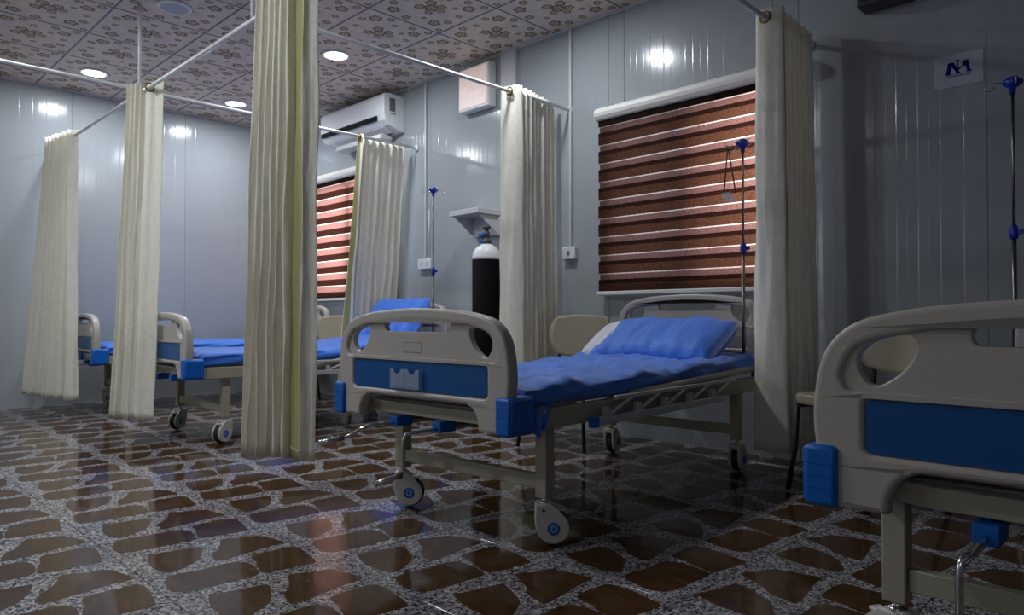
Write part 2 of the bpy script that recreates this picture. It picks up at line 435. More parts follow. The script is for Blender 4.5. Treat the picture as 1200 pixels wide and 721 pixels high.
for i in range(-6, 11):
    x = -3.47+CT*i; b = MB(); b.box(x-.006, x+.006, Y0, Y1, ZC-.002, ZC+.01); b.build('grid_bar', M['grid'], ce)
for j in range(1, 11):
    y = Y1-CT*j; b = MB(); b.box(X0, X1, y-.006, y+.006, ZC-.0022, ZC+.01); b.build('grid_bar', M['grid'], ce)

# panelled walls: ribbed boxes along one axis
def panel_mesh(L, z0, z1, u0=0.0):
    """panel of length L along +x, front at y=0 looking to -y, shallow ribs"""
    n = max(1, round(L/0.104)); w = L/n; prof = [(0.0, .004), (0.003, 0.0)]
    for k in range(n):
        a = k*w
        if k > 0: prof += [(a-.004, 0), (a, .00045), (a+.004, 0)]
        prof += [(a+w*.5-.002, 0), (a+w*.5, .00015), (a+w*.5+.002, 0)]
    prof += [(L-.003, 0), (L, .004), (L, .06), (0, .06)]
    b = MB(); b.prism(prof, z0, z1, plane='xy'); return b.mesh('wall_panel', M['panel'])
def wall(name, p0, rz, length, cuts, holes, label):
    root = struct(thing(name, (p0[0], p0[1], 0), None, None, rz), label, 'wall')
    for a, c in zip(cuts, cuts[1:]):
        # split at hole borders
        xs = sorted(set([a, c]+[h for w in holes for h in w[:2] if a < h < c]))
        for s, e in zip(xs, xs[1:]):
            m = (s+e)/2; hs = [w for w in holes if w[0] < m < w[1]]
            segs = [(0, ZC+.01)] if not hs else [(0, hs[0][2]), (hs[0][3], ZC+.01)]
            for z0, z1 in segs: link('wall_panel', panel_mesh(e-s, z0, z1), root, (s, 0, 0))
    return root
cuts = [0]+[x-X0 for x in (-7.0, -5.97, -4.93, -3.89, -2.85, -1.81, -0.77, 0.27, 1.31, 2.35)]+[X1-X0]
hA = (WA[0]-X0, WA[1]-X0, WA[2], WA[3]); hC = (WC[0]-X0, WC[1]-X0, WC[2], WC[3])
wall('wall_back', (X0, Y1), 0, X1-X0, cuts, [hA, hC], 'long blue-grey panelled wall with the windows and blinds')
# left wall runs along y
ycuts = sorted([0.0]+[Y1-y for y in (3.84, 2.82, 1.80, 0.78, -0.24, -1.26, -2.28)]+[Y1-Y0])
def wall_rot(name, p0, rz, cuts, label, holes=()): return wall(name, p0, rz, 0, cuts, list(holes), label)
# front must face +x: rotate +90deg -> local +x goes to +y, local -y goes to +x
ycut2 = sorted(set([0.0]+[y-Y0 for y in (3.84, 2.82, 1.80, 0.78, -0.24, -1.26, -2.28)]+[Y1-Y0]))
wall_rot('wall_left', (X0, Y0), PI/2, ycut2, 'blue-grey panelled end wall behind the far curtains')
wall_rot('wall_right', (X1, Y1), -PI/2, sorted(Y1-Y0-c for c in ycut2), 'panelled wall on the right, outside the picture')
wall_rot('wall_front', (X1, Y0), PI, sorted([0, 1, 2, 3, 4, 5, 6, 7, 8, 9, X1-X0]), 'panelled wall behind the camera')

# trims
def trim(name, x0, x1, y0, y1, z0, z1, label, m='trim', bev=.002):
    b = MB(); b.box(x0, x1, y0, y1, z0, z1, bev); return struct(b.build(name, M[m]), label, 'trim')
trim('trim_1', -4.02, -3.86, Y1-.03, Y1, 0, ZC, 'wide white vertical cover strip above the oxygen cylinder curtain')
trim('trim_2', X0, X1, Y1-.014, Y1, ZC-.014, ZC, 'thin white angle where the long wall meets the ceiling')
trim('trim_3', X0, X0+.014, Y0, Y1-.015, ZC-.014, ZC, 'thin white angle where the end wall meets the ceiling')

# windows with frames, glass
def window(name, w, label):
    x0, x1, z0, z1 = w
    r = struct(thing(name, (x0, Y1, z0), None, None), label, 'window')
    L, H = x1-x0, z1-z0
    b = MB()
    for a in ((0, L, 0, .045), (0, L, H-.045, H)): b.box(a[0], a[1], 0.0, .06, a[2], a[3])
    for a in ((0, .045), (L-.045, L), (L/2-.03, L/2+.03)): b.box(a[0], a[1], 0.0, .055, .045, H-.045)
    b.build('window_frame', M['white'], r)
    g = mat('window_glass', (0.9, 0.93, 0.95), 0.02, alpha=0.12) if 'window_glass' not in bpy.data.materials else bpy.data.materials['window_glass']
    for a, c in ((.045, L/2-.03), (L/2+.03, L-.045)):
        b = MB(); b.box(a, c, .025, .03, .045, H-.045); b.build('window_pane', g, r)
    return r
window('window_1', WA, 'white framed window behind the blind beside the main bed')
window('window_2', WC, 'white framed window behind the far blind')

def blind(x0, x1, ztop, zbot, label, n, fr=(.055, .34, .56)):
    """zebra roller blind: head tube, striped cloth bands, bottom bar. origin at bottom left"""
    r = thing('zebra_blind', (x0, Y1-.02, zbot), label, 'blind')
    L = x1-x0; H = ztop-zbot
    b = MB()
    prof = [(.015+0, H-.018), (-.028, H-.018), (-.052, H-.010), (-.068, H+.010), (-.074, H+.032), (-.068, H+.052), (-.050, H+.068), (-.025, H+.075), (.015, H+.075)]
    b.prism(prof, -.012, L+.012, plane='yz', bev=.004); b.build('head_rail', M['rail_cream'], r)
    b = MB(); b.lathe([(0.001, 0), (.004, .002), (.004, .02), (.001, .022)], (.12, -.035, H+.064), 'z', 8); b.build('bracket_cap', M['acgrey'], r)
    b = MB(); b.box(0, L, -.0345, -.0335, H-.058, H-.005); b.build('woven_stripe', M['b_dark'], r)
    for k in range(n):
        pp = (H-.03-.045)/n; zt = H-.012-.045-k*pp
        zz = [zt, zt-pp*fr[0], zt-pp*fr[1], zt-pp*fr[2], zt-pp]
        yo = -.030
        for name, m, a, c, dx in (('open_stripe', 'b_gap', zz[0], zz[1], .010), ('sheer_stripe', 'b_sheer', zz[1], zz[2], .010), ('dark_stripe', 'b_dark', zz[2], zz[3], 0), ('woven_stripe', 'b_brown', zz[3], zz[4], 0)):
            b = MB()
            nn = 12; pts = []
            for q in range(nn+1):
                u = dx+(L-2*dx)*q/nn
                wob = 0.0012*math.sin(u*7+k)
                pts.append((u, yo+(0 if dx else -.0035)+wob))
            for q in range(nn):
                (ua, ya), (ub, yb) = pts[q], pts[q+1]
                b.face([(ua, ya, c), (ub, yb, c), (ub, yb, a), (ua, ya, a)], smooth=True)
            bmesh.ops.remove_doubles(b.bm, verts=b.bm.verts, dist=1e-5)
            b.build(name, M[m], r, recalc=False)
    b = MB(); b.box(-.004, L+.004, -.048, -.014, -.006, .022, .006); b.build('bottom_bar', M['white'], r)
    return r
blind(-3.03, -1.64, 2.165, 0.955, 'wide brown striped roller blind lit from behind, above the main bed', 9)
blind(-6.98, -5.42, 2.22, 0.975, 'far brown and pink striped roller blind under the air conditioner', 9, (.05, .50, .96))

# ------------------------------------------------------------------ hospital beds
OUT = [(-.446, .42), (-.452, .50), (-.462, .60), (-.452, .69), (-.430, .745), (-.388, .785), (-.32, .808), (-.2, .825), (0, .833),
       (.2, .825), (.32, .808), (.388, .785), (.430, .745), (.452, .69), (.462, .60), (.452, .50), (.446, .42)]
ARCH = [(.322, .42), (.318, .455), (.300, .487), (.272, .503), (.22, .508), (-.22, .508), (-.272, .503), (-.300, .487), (-.318, .455), (-.322, .42)]
def outline():
    a = [p.to_2d() for p in crom([(x, z, 0) for x, z in OUT], 5, False)]
    c = [p.to_2d() for p in crom([(x, z, 0) for x, z in ARCH], 4, False)]
    return [tuple(p) for p in a]+[tuple(p) for p in c]
def mirror(pts): return [(-x, z) for x, z in reversed(pts)]
UPW = [(-.402, .672), (-.390, .656), (-.36, .654), (-.2, .654), (.2, .654), (.36, .654), (.390, .656), (.402, .672), (.404, .69), (.388, .727), (.355, .752), (.27, .772), (.15, .785), (0, .790), (-.15, .785), (-.27, .772), (-.355, .752), (-.388, .727), (-.404, .69)]
def boards():
    pw = rrect(-.362, .362, .532, .641, .016)
    upw = [tuple(p.to_2d()) for p in crom([(x, z, 0) for x, z in UPW], 4)]
    rim = plate_with_holes([outline(), pw, upw], .025, .012)
    pass
    inner = [(-.42, .515), (.42, .515), (.425, .70), (.40, .745), (.35, .77), (.2, .79), (0, .80), (-.2, .79), (-.35, .77), (-.40, .745), (-.425, .70)]
    lh = [(-.375, .700), (-.372, .728), (-.350, .750), (-.315, .764), (-.283, .766), (-.272, .752), (-.278, .722), (-.300, .692), (-.335, .668), (-.358, .672)]
    lhs = [tuple(p.to_2d()) for p in crom([(x, z, 0) for x, z in lh], 4)]
    mh = rrect(-.180, .180, .748, .783, .016)
    slab = plate_with_holes([inner, lhs, mirror(lhs), mh], .013, .006)
    bm = bmesh.new(); bm.from_mesh(rim); bm.from_mesh(slab)
    me = bpy.data.meshes.new('end_board'); bm.to_mesh(me); bm.free()
    me.materials.append(M['abs'])
    for p in me.polygons: p.use_smooth = abs(p.normal.y) < .97
    return me
BOARD = boards()
b = MB(); b.prism(rrect(-.360, .360, .534, .639, .014), -.019, .019, bev=.002); PANEL = b.mesh('panel', M['blue_panel']); PANEL_HEAD = PANEL.copy(); PANEL_HEAD.materials.clear(); PANEL_HEAD.materials.append(M['abs'])
b = MB()
for (x0, x1, z0, z1) in ((-.07, .03, .708, .7095), (-.07, .03, .672, .6735), (-.07, -.0685, .672, .7095), (.0285, .03, .672, .7095)):
    b.box(x0, x1, -.0138, -.0128, z0, z1)
NAMEPLATE = b.mesh('name_slot', M['acgrey'])
def clamp_mesh():
    b = MB()
    b.box(-.030, .036, -.038, .085, .418, .542, .010)
    b.box(.028, .040, -.030, .080, .43, .535, .004)
    for z in (.455, .48, .505): b.box(-.024, .030, -.0395, -.036, z, z+.0015)
    return b.mesh('corner_bumper', M['blue_clamp'])
CLAMP = clamp_mesh()

def caster_parts():
    b = MB()
    # two teardrop cheeks joined over the top, axle along y, wheel centre trails to +x
    cx, cz = .028, .062
    poly = [(cx+.058*math.cos(math.radians(a)), cz+.055*math.sin(math.radians(a))) for a in range(50, -171, -13)]
    poly += [(-.036, .075), (-.036, .135), (-.030, .146), (.020, .146), (.045, .125)]
    b.prism(poly, -.033, -.017, bev=.006); b.prism(poly, .017, .033, bev=.006)
    b.box(-.034, .022, -.018, .018, .120, .146, .004)
    shroud = b.mesh('caster', M['caster'])
    b = MB(); b.lathe([(.010, -.0165), (.056, -.016), (.0615, -.009), (.0615, .009), (.056, .016), (.010, .0165)], (cx, 0, cz), 'y', 26)
    tyre = b.mesh('tyre', M['black'])
    s = -1
    b = MB(); b.lathe([(.013, s*.0325), (.013, s*.0352), (.022, s*.0352), (.022, s*.0325)], (cx, 0, cz), 'y', 22, caps=False); ring = b.mesh('hub_ring', M['blue_clamp'])
    b = MB(); b.lathe([(.001, s*.033), (.001, s*.036), (.007, s*.036), (.007, s*.033)], (cx, 0, cz), 'y', 14, caps=False); cap = b.mesh('hub_cap', M['blue_clamp'])
    b = MB(); b.lathe([(.001, s*.033), (.001, s*.0345), (.005, s*.0345), (.005, s*.033)], (-.006, 0, .125), 'y', 10, caps=False); screw = b.mesh('screw', M['black'])
    b = MB(); b.box(.02, .070, -.016, .016, .118, .127, .003, rot=None)
    lever = b.mesh('brake_lever', M['caster'])
    b = MB(); b.lathe([(.016, .143), (.022, .146), (.022, .150), (.012, .152), (.012, .165), (.018, .168)], (0, 0, 0), 'z', 18)
    stem = b.mesh('swivel_stem', M['chrome'])
    return shroud, tyre, ring, lever, stem, cap, screw
CAST = caster_parts()
def caster(parent, x, y, rz):
    c = link('caster', CAST[0], parent, (x, y, 0.0025)); c.rotation_euler = (0, 0, rz)
    for n, m in zip(('tyre', 'hub_ring', 'brake_lever', 'swivel_stem', 'hub_cap', 'screw'), CAST[1:]): link(n, m, c)
    for n, m in (('hub_ring', CAST[2]), ('hub_cap', CAST[5])):
        o = link(n, m, c); o.location.x = 2*.028; o.rotation_euler.z = PI

def bed(x, y, rz, label, casts, back_tilt=0.0, cranks=((0, 1), (0, 0)), guard=True):
    r = thing('hospital_bed', (x, y, 0), label, 'bed', rz, 'crank hospital beds along the window wall')
    LEN = 2.03
    fb = link('foot_board', BOARD, r); link('blue_panel', PANEL, fb); link('name_slot', NAMEPLATE, fb)
    hb = link('head_board', BOARD, r, (0, LEN, .100)); hb.rotation_euler = (0, 0, PI); o = link('recessed_panel', PANEL_HEAD, hb)
    for sx in (-1, 1):
        c = link('corner_bumper', CLAMP, r, (sx*.440, 0, 0)); c.scale = (sx, 1, 1)
        c = link('corner_bumper', CLAMP, r, (sx*.440, LEN, .05)); c.scale = (sx, -1, 1)
    # main frame
    for sx in (-1, 1):
        b = MB(); b.box(sx*.425-.016, sx*.425+.016, .06, LEN-.04, .415, .487, .005); b.build('side_rail', M['cream'], r)
    b = MB(); b.box(-.408, .408, .088, .125, .430, .480, .003)
    b.prism([(-.405, .087), (-.27, .040), (.27, .040), (.405, .087)], .432, .474, plane='xy', bev=.003)
    b.build('end_beam', M['cream'], r)
    for yy in (.55, 1.05, 1.55, LEN-.07):
        b = MB(); b.box(-.408, .408, yy-.02, yy+.02, .43, .465, .003); b.build('cross_beam', M['cream'], r)
    for (sx, yy), rot in zip(((1, .25), (-1, .25), (1, 1.82), (-1, 1.82)), casts):
        b = MB(); b.box(sx*.385-.025, sx*.385+.025, yy-.025, yy+.025, .166, .418, .004); b.build('leg', M['cream'], r)
        caster(r, sx*.385, yy, rot)
    for yy in (.25, 1.82):
        b = MB(); b.box(-.358, .358, yy-.015, yy+.015, .195, .245, .003); b.build('leg_stretcher', M['cream'], r)
    # mattress deck
    b = MB()
    b.box(-.40, .40, .07, 1.12, .4885, .496, .002); b.build('mattress_deck', M['cream'], r)
    b = MB()
    m = Matrix.Translation((0, 1.14, .500)) @ Matrix.Rotation(back_tilt, 4, 'X')
    b.tube([(-.448, -.42, .010), (-.450, .80, .01)], .0165, 10); b.tube([(.448, -.42, .010), (.450, .80, .01)], .0165, 10)
    b.box(-.41, .41, 0, .80, -.004, .003)
    b.xform(m); b.build('back_section', M['cream'], r)
    # cranks
    for sx, mode in ((-1, cranks[0]), (1, cranks[1])):
        px = -.17 if sx < 0 else .07
        b = MB()
        b.box(px-.022, px+.022, .02, .10, .385, .425, .004)
        jt = b.build('crank_joint', M['blue_clamp'], r)
        if mode == 'stow': continue
        b = MB()
        if mode == 'out':
            pts = [(px, .02, .40), (px-.010, -.07, .400), (px-.025, -.10, .392), (px-.055, -.145, .362), (px-.062, -.16, .357)]
            hp = [(px-.062, -.16, .357), (px-.095, -.245, .345)]
        else:
            pts = [(px, .02, .40), (px, -.09, .398), (px-.008, -.12, .385), (px-.008, -.125, .30), (px-.008, -.125, .262)]
            hp = [(px-.008, -.13, .262), (px-.035, -.225, .238)]
        b.tube([tuple(p) for p in crom(pts, 4, False)], .0065, 8)
        cr = b.build('crank_rod', M['chrome'], r)
        b = MB(); b.tube(hp, .011, 12); b.build('crank_handle', M['chrome'], cr)
        b = MB(); b.tube([(px, .10, .40), (px, 1.0, .40)], .012, 8); b.build('screw_shaft', M['steel'], r)
    if guard:
        for sx in (1, -1):
            g0 = MB()
            X = sx*.462
            g0.box(min(X, X+sx*.026), max(X, X+sx*.026), .44, 1.50, .404, .434, .003)
            gr = g0.build('guard_rail', M['alu'], r)
            b = MB(); b.box(min(X-sx*.001, X+sx*.027), max(X-sx*.001, X+sx*.027), .405, .44, .400, .438, .003); b.build('end_cap', M['blue_clamp'], gr)
            b = MB(); b.box(min(X, X+sx*.020), max(X, X+sx*.020), .56, 1.62, .488, .504, .003); b.build('top_bar', M['alu'], gr)
            for k in range(5):
                y0 = .50+k*.215
                b = MB()
                b.tube([(X+sx*.013, y0, .430), (X+sx*.013, y0+.18, .494)], .0085, 8)
                b.box(min(X+sx*.002, X+sx*.025), max(X+sx*.002, X+sx*.025), y0-.012, y0+.014, .428, .468, .002)
                b.build('strut', M['alu'], gr)
    return r

bedA = bed(-2.065, 1.60, math.radians(3.2), 'main crank hospital bed in the centre with clear card holder on its footboard', (math.radians(42), math.radians(40), math.radians(95), math.radians(100)), math.radians(2), ('out', 'down'))
bedB = bed(-0.135, 1.50, 0, 'nearest hospital bed cut off by the right edge, dark blue panel', (0.6, math.radians(150), 1.2, .3), 0, ('down', 'down'))
bedC = bed(-4.90, 1.70, math.radians(-0.5), 'hospital bed behind the tall front curtain with raised back section', (math.radians(-66), math.radians(-60), 1.2, .8), math.radians(8), ('stow', 'stow'))
bedD = bed(-6.89, 1.76, math.radians(-4.0), 'farthest hospital bed against the end wall, mostly behind curtains', (math.radians(65), .8, 1.2, .8), 0, ('stow', 'down'))
# card holder on main bed
fbA = [c for c in bedA.children if c.name.startswith('foot_board')][0]
b = MB()
for x0 in (-.118, -.036):
    pts = [(x0, .546), (x0+.078, .546), (x0+.078, .612), (x0+.062, .612), (x0+.052, .598), (x0+.039, .592), (x0+.026, .598), (x0+.016, .612), (x0, .612)]
    b.prism(pts, -.038, -.035); b.box(x0, x0+.078, -.038, -.0185, .540, .546)
    for xx in (x0, x0+.0755): b.box(xx, xx+.0025, -.038, -.0185, .546, .612)
    b.box(x0+.018, x0+.05, -.0385, -.0378, .556, .562)
co = b.build('card_holder', M['holder'], fbA); co['label'] = 'clear plastic double card holder'

# mattresses, pillows
def wr(p, s=1.0, seed=0.0):
    q = Vector((p[0]*5.5*s+seed, p[1]*3.2*s+p[0]*2.5, p[2]*4+seed))
    a = 1-abs(noise.noise(q)); c = 1-abs(noise.noise(q*2.1+Vector((3, 5, 1))))
    return (a**4*.6+c**4*.35)
def mattress(bedo, label, tilt=0.0, seed=0.0, amp=.014, y1=1.94):
    r_ = bedo
    NX, NY = 44, 110
    hw, th = .432, .078
    bm = bmesh.new(); rows = []
    for j in range(NY+1):
        yy = .075+(y1-.075)*j/NY
        if yy > 1.14: d = yy-1.14; cy, cz = 1.14+d*math.cos(tilt), .503+d*math.sin(tilt)
        else: cy, cz = yy, .499
        up = Vector((0, -math.sin(tilt) if yy > 1.2 else 0, math.cos(tilt) if yy > 1.2 else 1))
        row = []
        # cross-section loop from bottom-left over top to bottom-right
        sec = []
        ns = 7
        for k in range(ns+1): sec.append((-hw+.006*math.sin(k), th*k/ns*0.92))
        for k in range(1, NX): sec.append((-hw+2*hw*k/NX, th))
        for k in range(ns+1): sec.append((hw+.006*math.sin(k+j*.2), th*(1-k/ns)*0.92))
        for x, h in sec:
            top = h >= th*.999
            ed = min(1.0, (hw-abs(x))/.035) if top else 0.0
            tt = 1-(1-ed)**2 if top else 0
            hh = h-(.016*(1-ed)**2 if top else .016*max(0, (h/th-.55)/.45)**2)
            ends = min(1, min(yy-.075, y1-yy)/.03); hh = hh-(1-ends)**2*.02*(h/th)
            w = wr((x, yy, h*3), 1, seed)-.42
            hh += amp*1.7*w*(.35+.65*tt)*(h/th)**2
            rx = x
            if not top: rx = x+(1 if x > 0 else -1)*(amp*.9*w+.010*math.sin(PI*h/th)-.008*(1-h/th))
            elif ed < 1: rx = x+(1 if x > 0 else -1)*amp*.9*w*(1-tt)
            p = Vector((rx, cy, cz))+up*hh
            row.append(bm.verts.new(p))
        rows.append(row)
    for a, c in zip(rows, rows[1:]):
        for k in range(len(a)-1):
            f = bm.faces.new((a[k], a[k+1], c[k+1], c[k])); f.smooth = True
        f = bm.faces.new((a[-1], a[0], c[0], c[-1]))
    bm.faces.new(rows[0]); bm.faces.new(rows[-1][::-1])
    bmesh.ops.recalc_face_normals(bm, faces=bm.faces)
    me = bpy.data.meshes.new('mattress'); bm.to_mesh(me); bm.free(); me.materials.append(M['sheet'])
    o = link('mattress', me); o.location = r_.location; o.rotation_euler = r_.rotation_euler
    return tag(o, label, 'mattress', 'mattresses under blue sheets')
mA = mattress(bedA, 'mattress in a creased bright blue sheet on the main centre bed', math.radians(2), 1.3, .021)
mB = mattress(bedB, 'mattress under a blue sheet on the nearest bed at the right edge', 0, 5.1)
mC = mattress(bedC, 'blue sheeted mattress raised at the head, behind the tall front curtain', math.radians(8), 8.7)
mD = mattress(bedD, 'blue sheeted mattress on the farthest bed by the end wall', 0, 3.3)
# sheet corner hanging at the foot of main bed
b = MB()
pts = []
for i in range(9):
    row = []
    for j in range(7):
        u, v = i/8, j/6
        row.append(b.bm.verts.new((.448+.012*math.sin(u*6)+.010*v, .10+u*.11*(1-.35*v), .500-v*(.105-.05*abs(u-.4))-.0)))
    pts.append(row)
for i in range(8):
    for j in range(6):
        f = b.bm.faces.new((pts[i][j], pts[i+1][j], pts[i+1][j+1], pts[i][j+1])); f.smooth = True
o = b.build('sheet_corner', M['sheet'], mA); md = o.modifiers.new('s', 'SOLIDIFY'); md.thickness = .003

def pillow_mesh(L, Wd, H, seed, n=46):
    bm = bmesh.new(); rows = []
    nu, nv = n, 28
    for i in range(nu+1):
        u = -1+2*i/nu; row = []
        for j in range(nv):
            a = 2*PI*j/nv
            eu = (1-abs(u)**4)**.38 if abs(u) < 1 else 0
            c, s_ = math.cos(a), math.sin(a)
            yy = Wd/2*math.copysign(abs(c)**.55, c)*(0.93+.07*abs(u))
            zz = H/2*math.copysign(abs(s_)**.9, s_)*eu*(1-.0*abs(c))
            yy *= (0.90+.10*eu) if abs(u) < .999 else .9
            p = Vector((u*L/2, yy, zz))
            w = wr((p.x*1.3+seed, p.y*1.3, p.z), 1.2, seed)
            p.z += .024*(w-.4)*(1 if zz > 0 else .3)
            row.append(bm.verts.new(p))
        rows.append(row)
    for a, c in zip(rows, rows[1:]):
        for k in range(nv):
            f = bm.faces.new((a[k], a[(k+1) % nv], c[(k+1) % nv], c[k])); f.smooth = True
    bm.faces.new(rows[0][::-1]); bm.faces.new(rows[-1])
    bmesh.ops.recalc_face_normals(bm, faces=bm.faces)
    me = bpy.data.meshes.new('pillow'); bm.to_mesh(me); bm.free(); return me
def pillow(bedo, lx, ly, lz, tilt, L, Wd, H, label, seed, white=True, rz=0):
    loc = bedo.matrix_basis @ Vector((lx, ly, lz))
    r = thing('pillow', loc, label, 'pillow', bedo.rotation_euler.z+rz, 'pillows at the head of the beds')
    me = pillow_mesh(L, Wd, H, seed); me.materials.append(M['sheet'])
    o = link('pillowcase', me, r); o.rotation_euler = (tilt, 0, 0)
    if white:
        me = pillow_mesh(L*.5, Wd*.90, H*.78, seed+3); me.materials.append(M['white_cloth'])
        o = link('pillow_end', me, r, (-L*.5+.10, 0, -.008)); o.rotation_euler = (tilt, 0, 0); o['label'] = 'white pillow end showing from the open blue case'
    return r
bpy.context.view_layer.update()
pillow(bedA, .015, 1.72, .668, math.radians(27), .72, .44, .16, 'blue pillow with white end showing on the main centre bed', 2.1)
pillow(bedC, .04, 1.80, .775, math.radians(60), .72, .42, .15, 'blue pillow propped on the raised back of the curtained bed', 6.4, False)
pillow(bedD, 0, 1.72, .64, math.radians(14), .66, .42, .13, 'blue pillow on the farthest bed behind the front curtain', 9.2, False)

# ------------------------------------------------------------------ curtains and rails
ZT = 2.30
def rail(name, pts, label, ends=True):
    o = thing(name, pts[0], label, 'curtain rail', 0, 'white curtain rails under the ceiling')
    o0 = Vector(pts[0])
    b = MB(); b.tube([Vector(p)-o0 for p in pts], .0125, 10); b.build('rail_tube', M['white'], o)
    return o
def add_part_tube(root, name, p, q, r, m):
    o0 = root.location; b = MB(); b.tube([Vector(p)-o0, Vector(q)-o0], r, 10); return b.build(name, M[m], root)
YF = 1.62; XR1 = -5.13; XR3 = -3.33; XRB = -1.60
r_ = rail('curtain_rail', [(X0, YF, ZT), (1.6, YF, ZT)], 'white tube rail along the feet of the beds carrying the three tall curtains')
add_part_tube(r_, 'drop_rod', (XR1, YF, ZT+.012), (XR1, YF, ZC), .011, 'white')
add_part_tube(r_, 'drop_rod', (XR3-.125, YF, ZT+.012), (XR3-.125, YF, ZC), .011, 'white')
add_part_tube(r_, 'drop_rod', (XRB, YF, ZT+.012), (XRB, YF, ZC), .011, 'white')
for xr, lab, y0 in ((XR1, 'white tube rail crossing from the left edge to the far window curtain', Y0), (XR3, 'white tube rail reaching the curtain beside the wall fan', YF+.0125), (XRB, 'white tube rail reaching the curtain at the right of the main blind', YF+.0125)):
    q = rail('curtain_rail', [(xr, y0, ZT+(.026 if y0 < 0 else 0)), (xr, Y1-.012, ZT+(.026 if y0 < 0 else 0))], lab)
    b = MB(); b.lathe([(.012, -.012), (.03, -.012), (.03, 0), (.012, 0)], (0, Y1-y0, 0), 'y', 18); b.build('wall_flange', M['white'], q)

def zig(P0, P1, n, amp, rnd, jit=.35):
    P0, P1 = Vector(P0), Vector(P1); d = P1-P0; nrm = Vector((-d.y, d.x)).normalized(); out = []
    for k in range(n+1):
        t = k/n; a = amp*(1+jit*rnd.uniform(-1, 1))*(1 if k % 2 else -1)
        out.append(P0+d*(t+rnd.uniform(-.2, .2)/n*(1 if 0 < k < n else 0))+nrm*a)
    return out
def curtain(label, lead_t, lead_b, P0t, P1t, P0b, P1b, n, at, ab, ztop=ZT+.045, zbot=.136, seed=0, hook=None, olive=None, olive_t=None, reverse=False):
    """lead_*: list of plan points of the flat leading edge; then n pleats from P0 to P1, at the top and at the hem"""
    rnd = random.Random(seed); top = [Vector(p) for p in lead_t]+zig(P0t, P1t, n, at, rnd)
    rnd = random.Random(seed+1); bot = [Vector(p) for p in lead_b]+zig(P0b, P1b, n, ab, rnd, .5)
    K = 7
    T = crom([(p.x, p.y, 0) for p in top], K, False); B = crom([(p.x, p.y, 0) for p in bot], K, False)
    NV = 46
    org = (T[0]+T[-1])/2; org.z = zbot
    bm = bmesh.new(); rows = []
    for j in range(NV+1):
        v = j/NV; z = ztop+(zbot-ztop)*v; e = v**1.15; row = []
        for i, (a, c) in enumerate(zip(T, B)):
            p = a.lerp(c, e)
            w = noise.noise(Vector((i*.22+seed*7, z*2.0, seed)))*.010*min(1, v*4)
            w2 = noise.noise(Vector((i*.5+seed*3, z*6.0, 9+seed)))*.0025*min(1, v*3)
            p = p+Vector((w+w2, w-w2, 0))
            zz = z+(noise.noise(Vector((i*.15, seed, 1)))*.014 if v > .98 else 0)+(abs(noise.noise(Vector((i*.6, seed, 4))))*-.012 if v < .01 else 0)
            row.append(bm.verts.new((p.x-org.x, p.y-org.y, zz-zbot)))
        rows.append(row)
    for a, c in zip(rows, rows[1:]):
        for k in range(len(a)-1):
            f = bm.faces.new((a[k], a[k+1], c[k+1], c[k])); f.smooth = True
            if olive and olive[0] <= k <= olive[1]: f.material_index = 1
    # hem band: a second thin fold near the bottom
    me = bpy.data.meshes.new('curtain'); bm.to_mesh(me); bm.free(); me.materials.append(M['curtain']); me.materials.append(M['pinhole'])
    r = thing('curtain', org, label, 'curtain', 0, 'cream bed curtains')
    o = link('curtain_cloth', me, r); md = o.modifiers.new('thick', 'SOLIDIFY'); md.thickness = .0022; md.offset = 0
    # stitched hem: raised seam following the cloth
    b = MB(); ps = []
    hz = .07; v = 1-hz/(ztop-zbot); e = v**1.15
    jrow = round(v*NV)
    ps = [Vector(x.co) for x in me.vertices[jrow*len(T):(jrow+1)*len(T)]]
    b.tube(ps, .0022, 5); b.build('hem_seam', M['curtain'], r)
    if hook:
        h = Vector(hook)-org
        ax = (Vector((T[0].x, T[0].y, 0))*0)
        rr = []
        for k in range(17):
            a = 2*PI*k/16; rr.append(h+Vector((.0, .026*math.cos(a), .026*math.sin(a))) if hook_axis == 'x' else h+Vector((.026*math.cos(a), 0, .026*math.sin(a))))
        b = MB(); b.tube(rr, .006, 8, cap=False); b.build('rail_ring', M['brass'], r)
    return r
hook_axis = 'x'
# tall front curtain on the foot rail
curtain('tallest cream curtain in front, cut by the top edge, with an olive lined fold',
        [(-2.777, 1.60), (-2.81, 1.572), (-2.819, 1.550), (-2.86, 1.566), (-2.908, 1.570)], [(-2.784, 1.60), (-2.811, 1.57), (-2.822, 1.54), (-2.89, 1.558), (-2.945, 1.565)],
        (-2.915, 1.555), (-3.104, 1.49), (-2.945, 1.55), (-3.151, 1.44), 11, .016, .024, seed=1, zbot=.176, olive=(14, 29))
curtain('cream curtain hanging below the drop rod, its flat edge to the right',
        [(-4.858, 1.68), (-4.93, 1.665), (-4.96, 1.63)], [(-4.848, 1.635), (-4.929, 1.60), (-4.975, 1.56)],
        (-5.02, 1.61), (-5.115, 1.55), (-5.02, 1.56), (-5.209, 1.49), 7, .015, .022, seed=2, hook=(-4.93, YF, ZT-.002))
curtain('farthest left cream curtain against the end wall',
        [(-6.668, 1.64), (-6.70, 1.60), (-6.70, 1.565)], [(-6.538, 1.62), (-6.54, 1.57), (-6.60, 1.53)],
        (-6.78, 1.58), (-7.12, 1.52), (-6.72, 1.54), (-7.331, 1.42), 11, .018, .028, seed=3, hook=(-6.72, YF, ZT-.002))
hook_axis = 'y'
curtain('cream curtain flaring over the head of the curtained bed beside the far blind',
        [(-5.10, 3.36), (-5.14, 3.34), (-5.18, 3.37)], [(-5.40, 3.40), (-5.48, 3.36), (-5.55, 3.40)],
        (-5.15, 3.42), (-5.19, 3.84), (-5.44, 3.42), (-5.40, 3.84), 12, .017, .028, seed=4, hook=(XR1, 3.34, ZT+.024), olive=(3, 8))
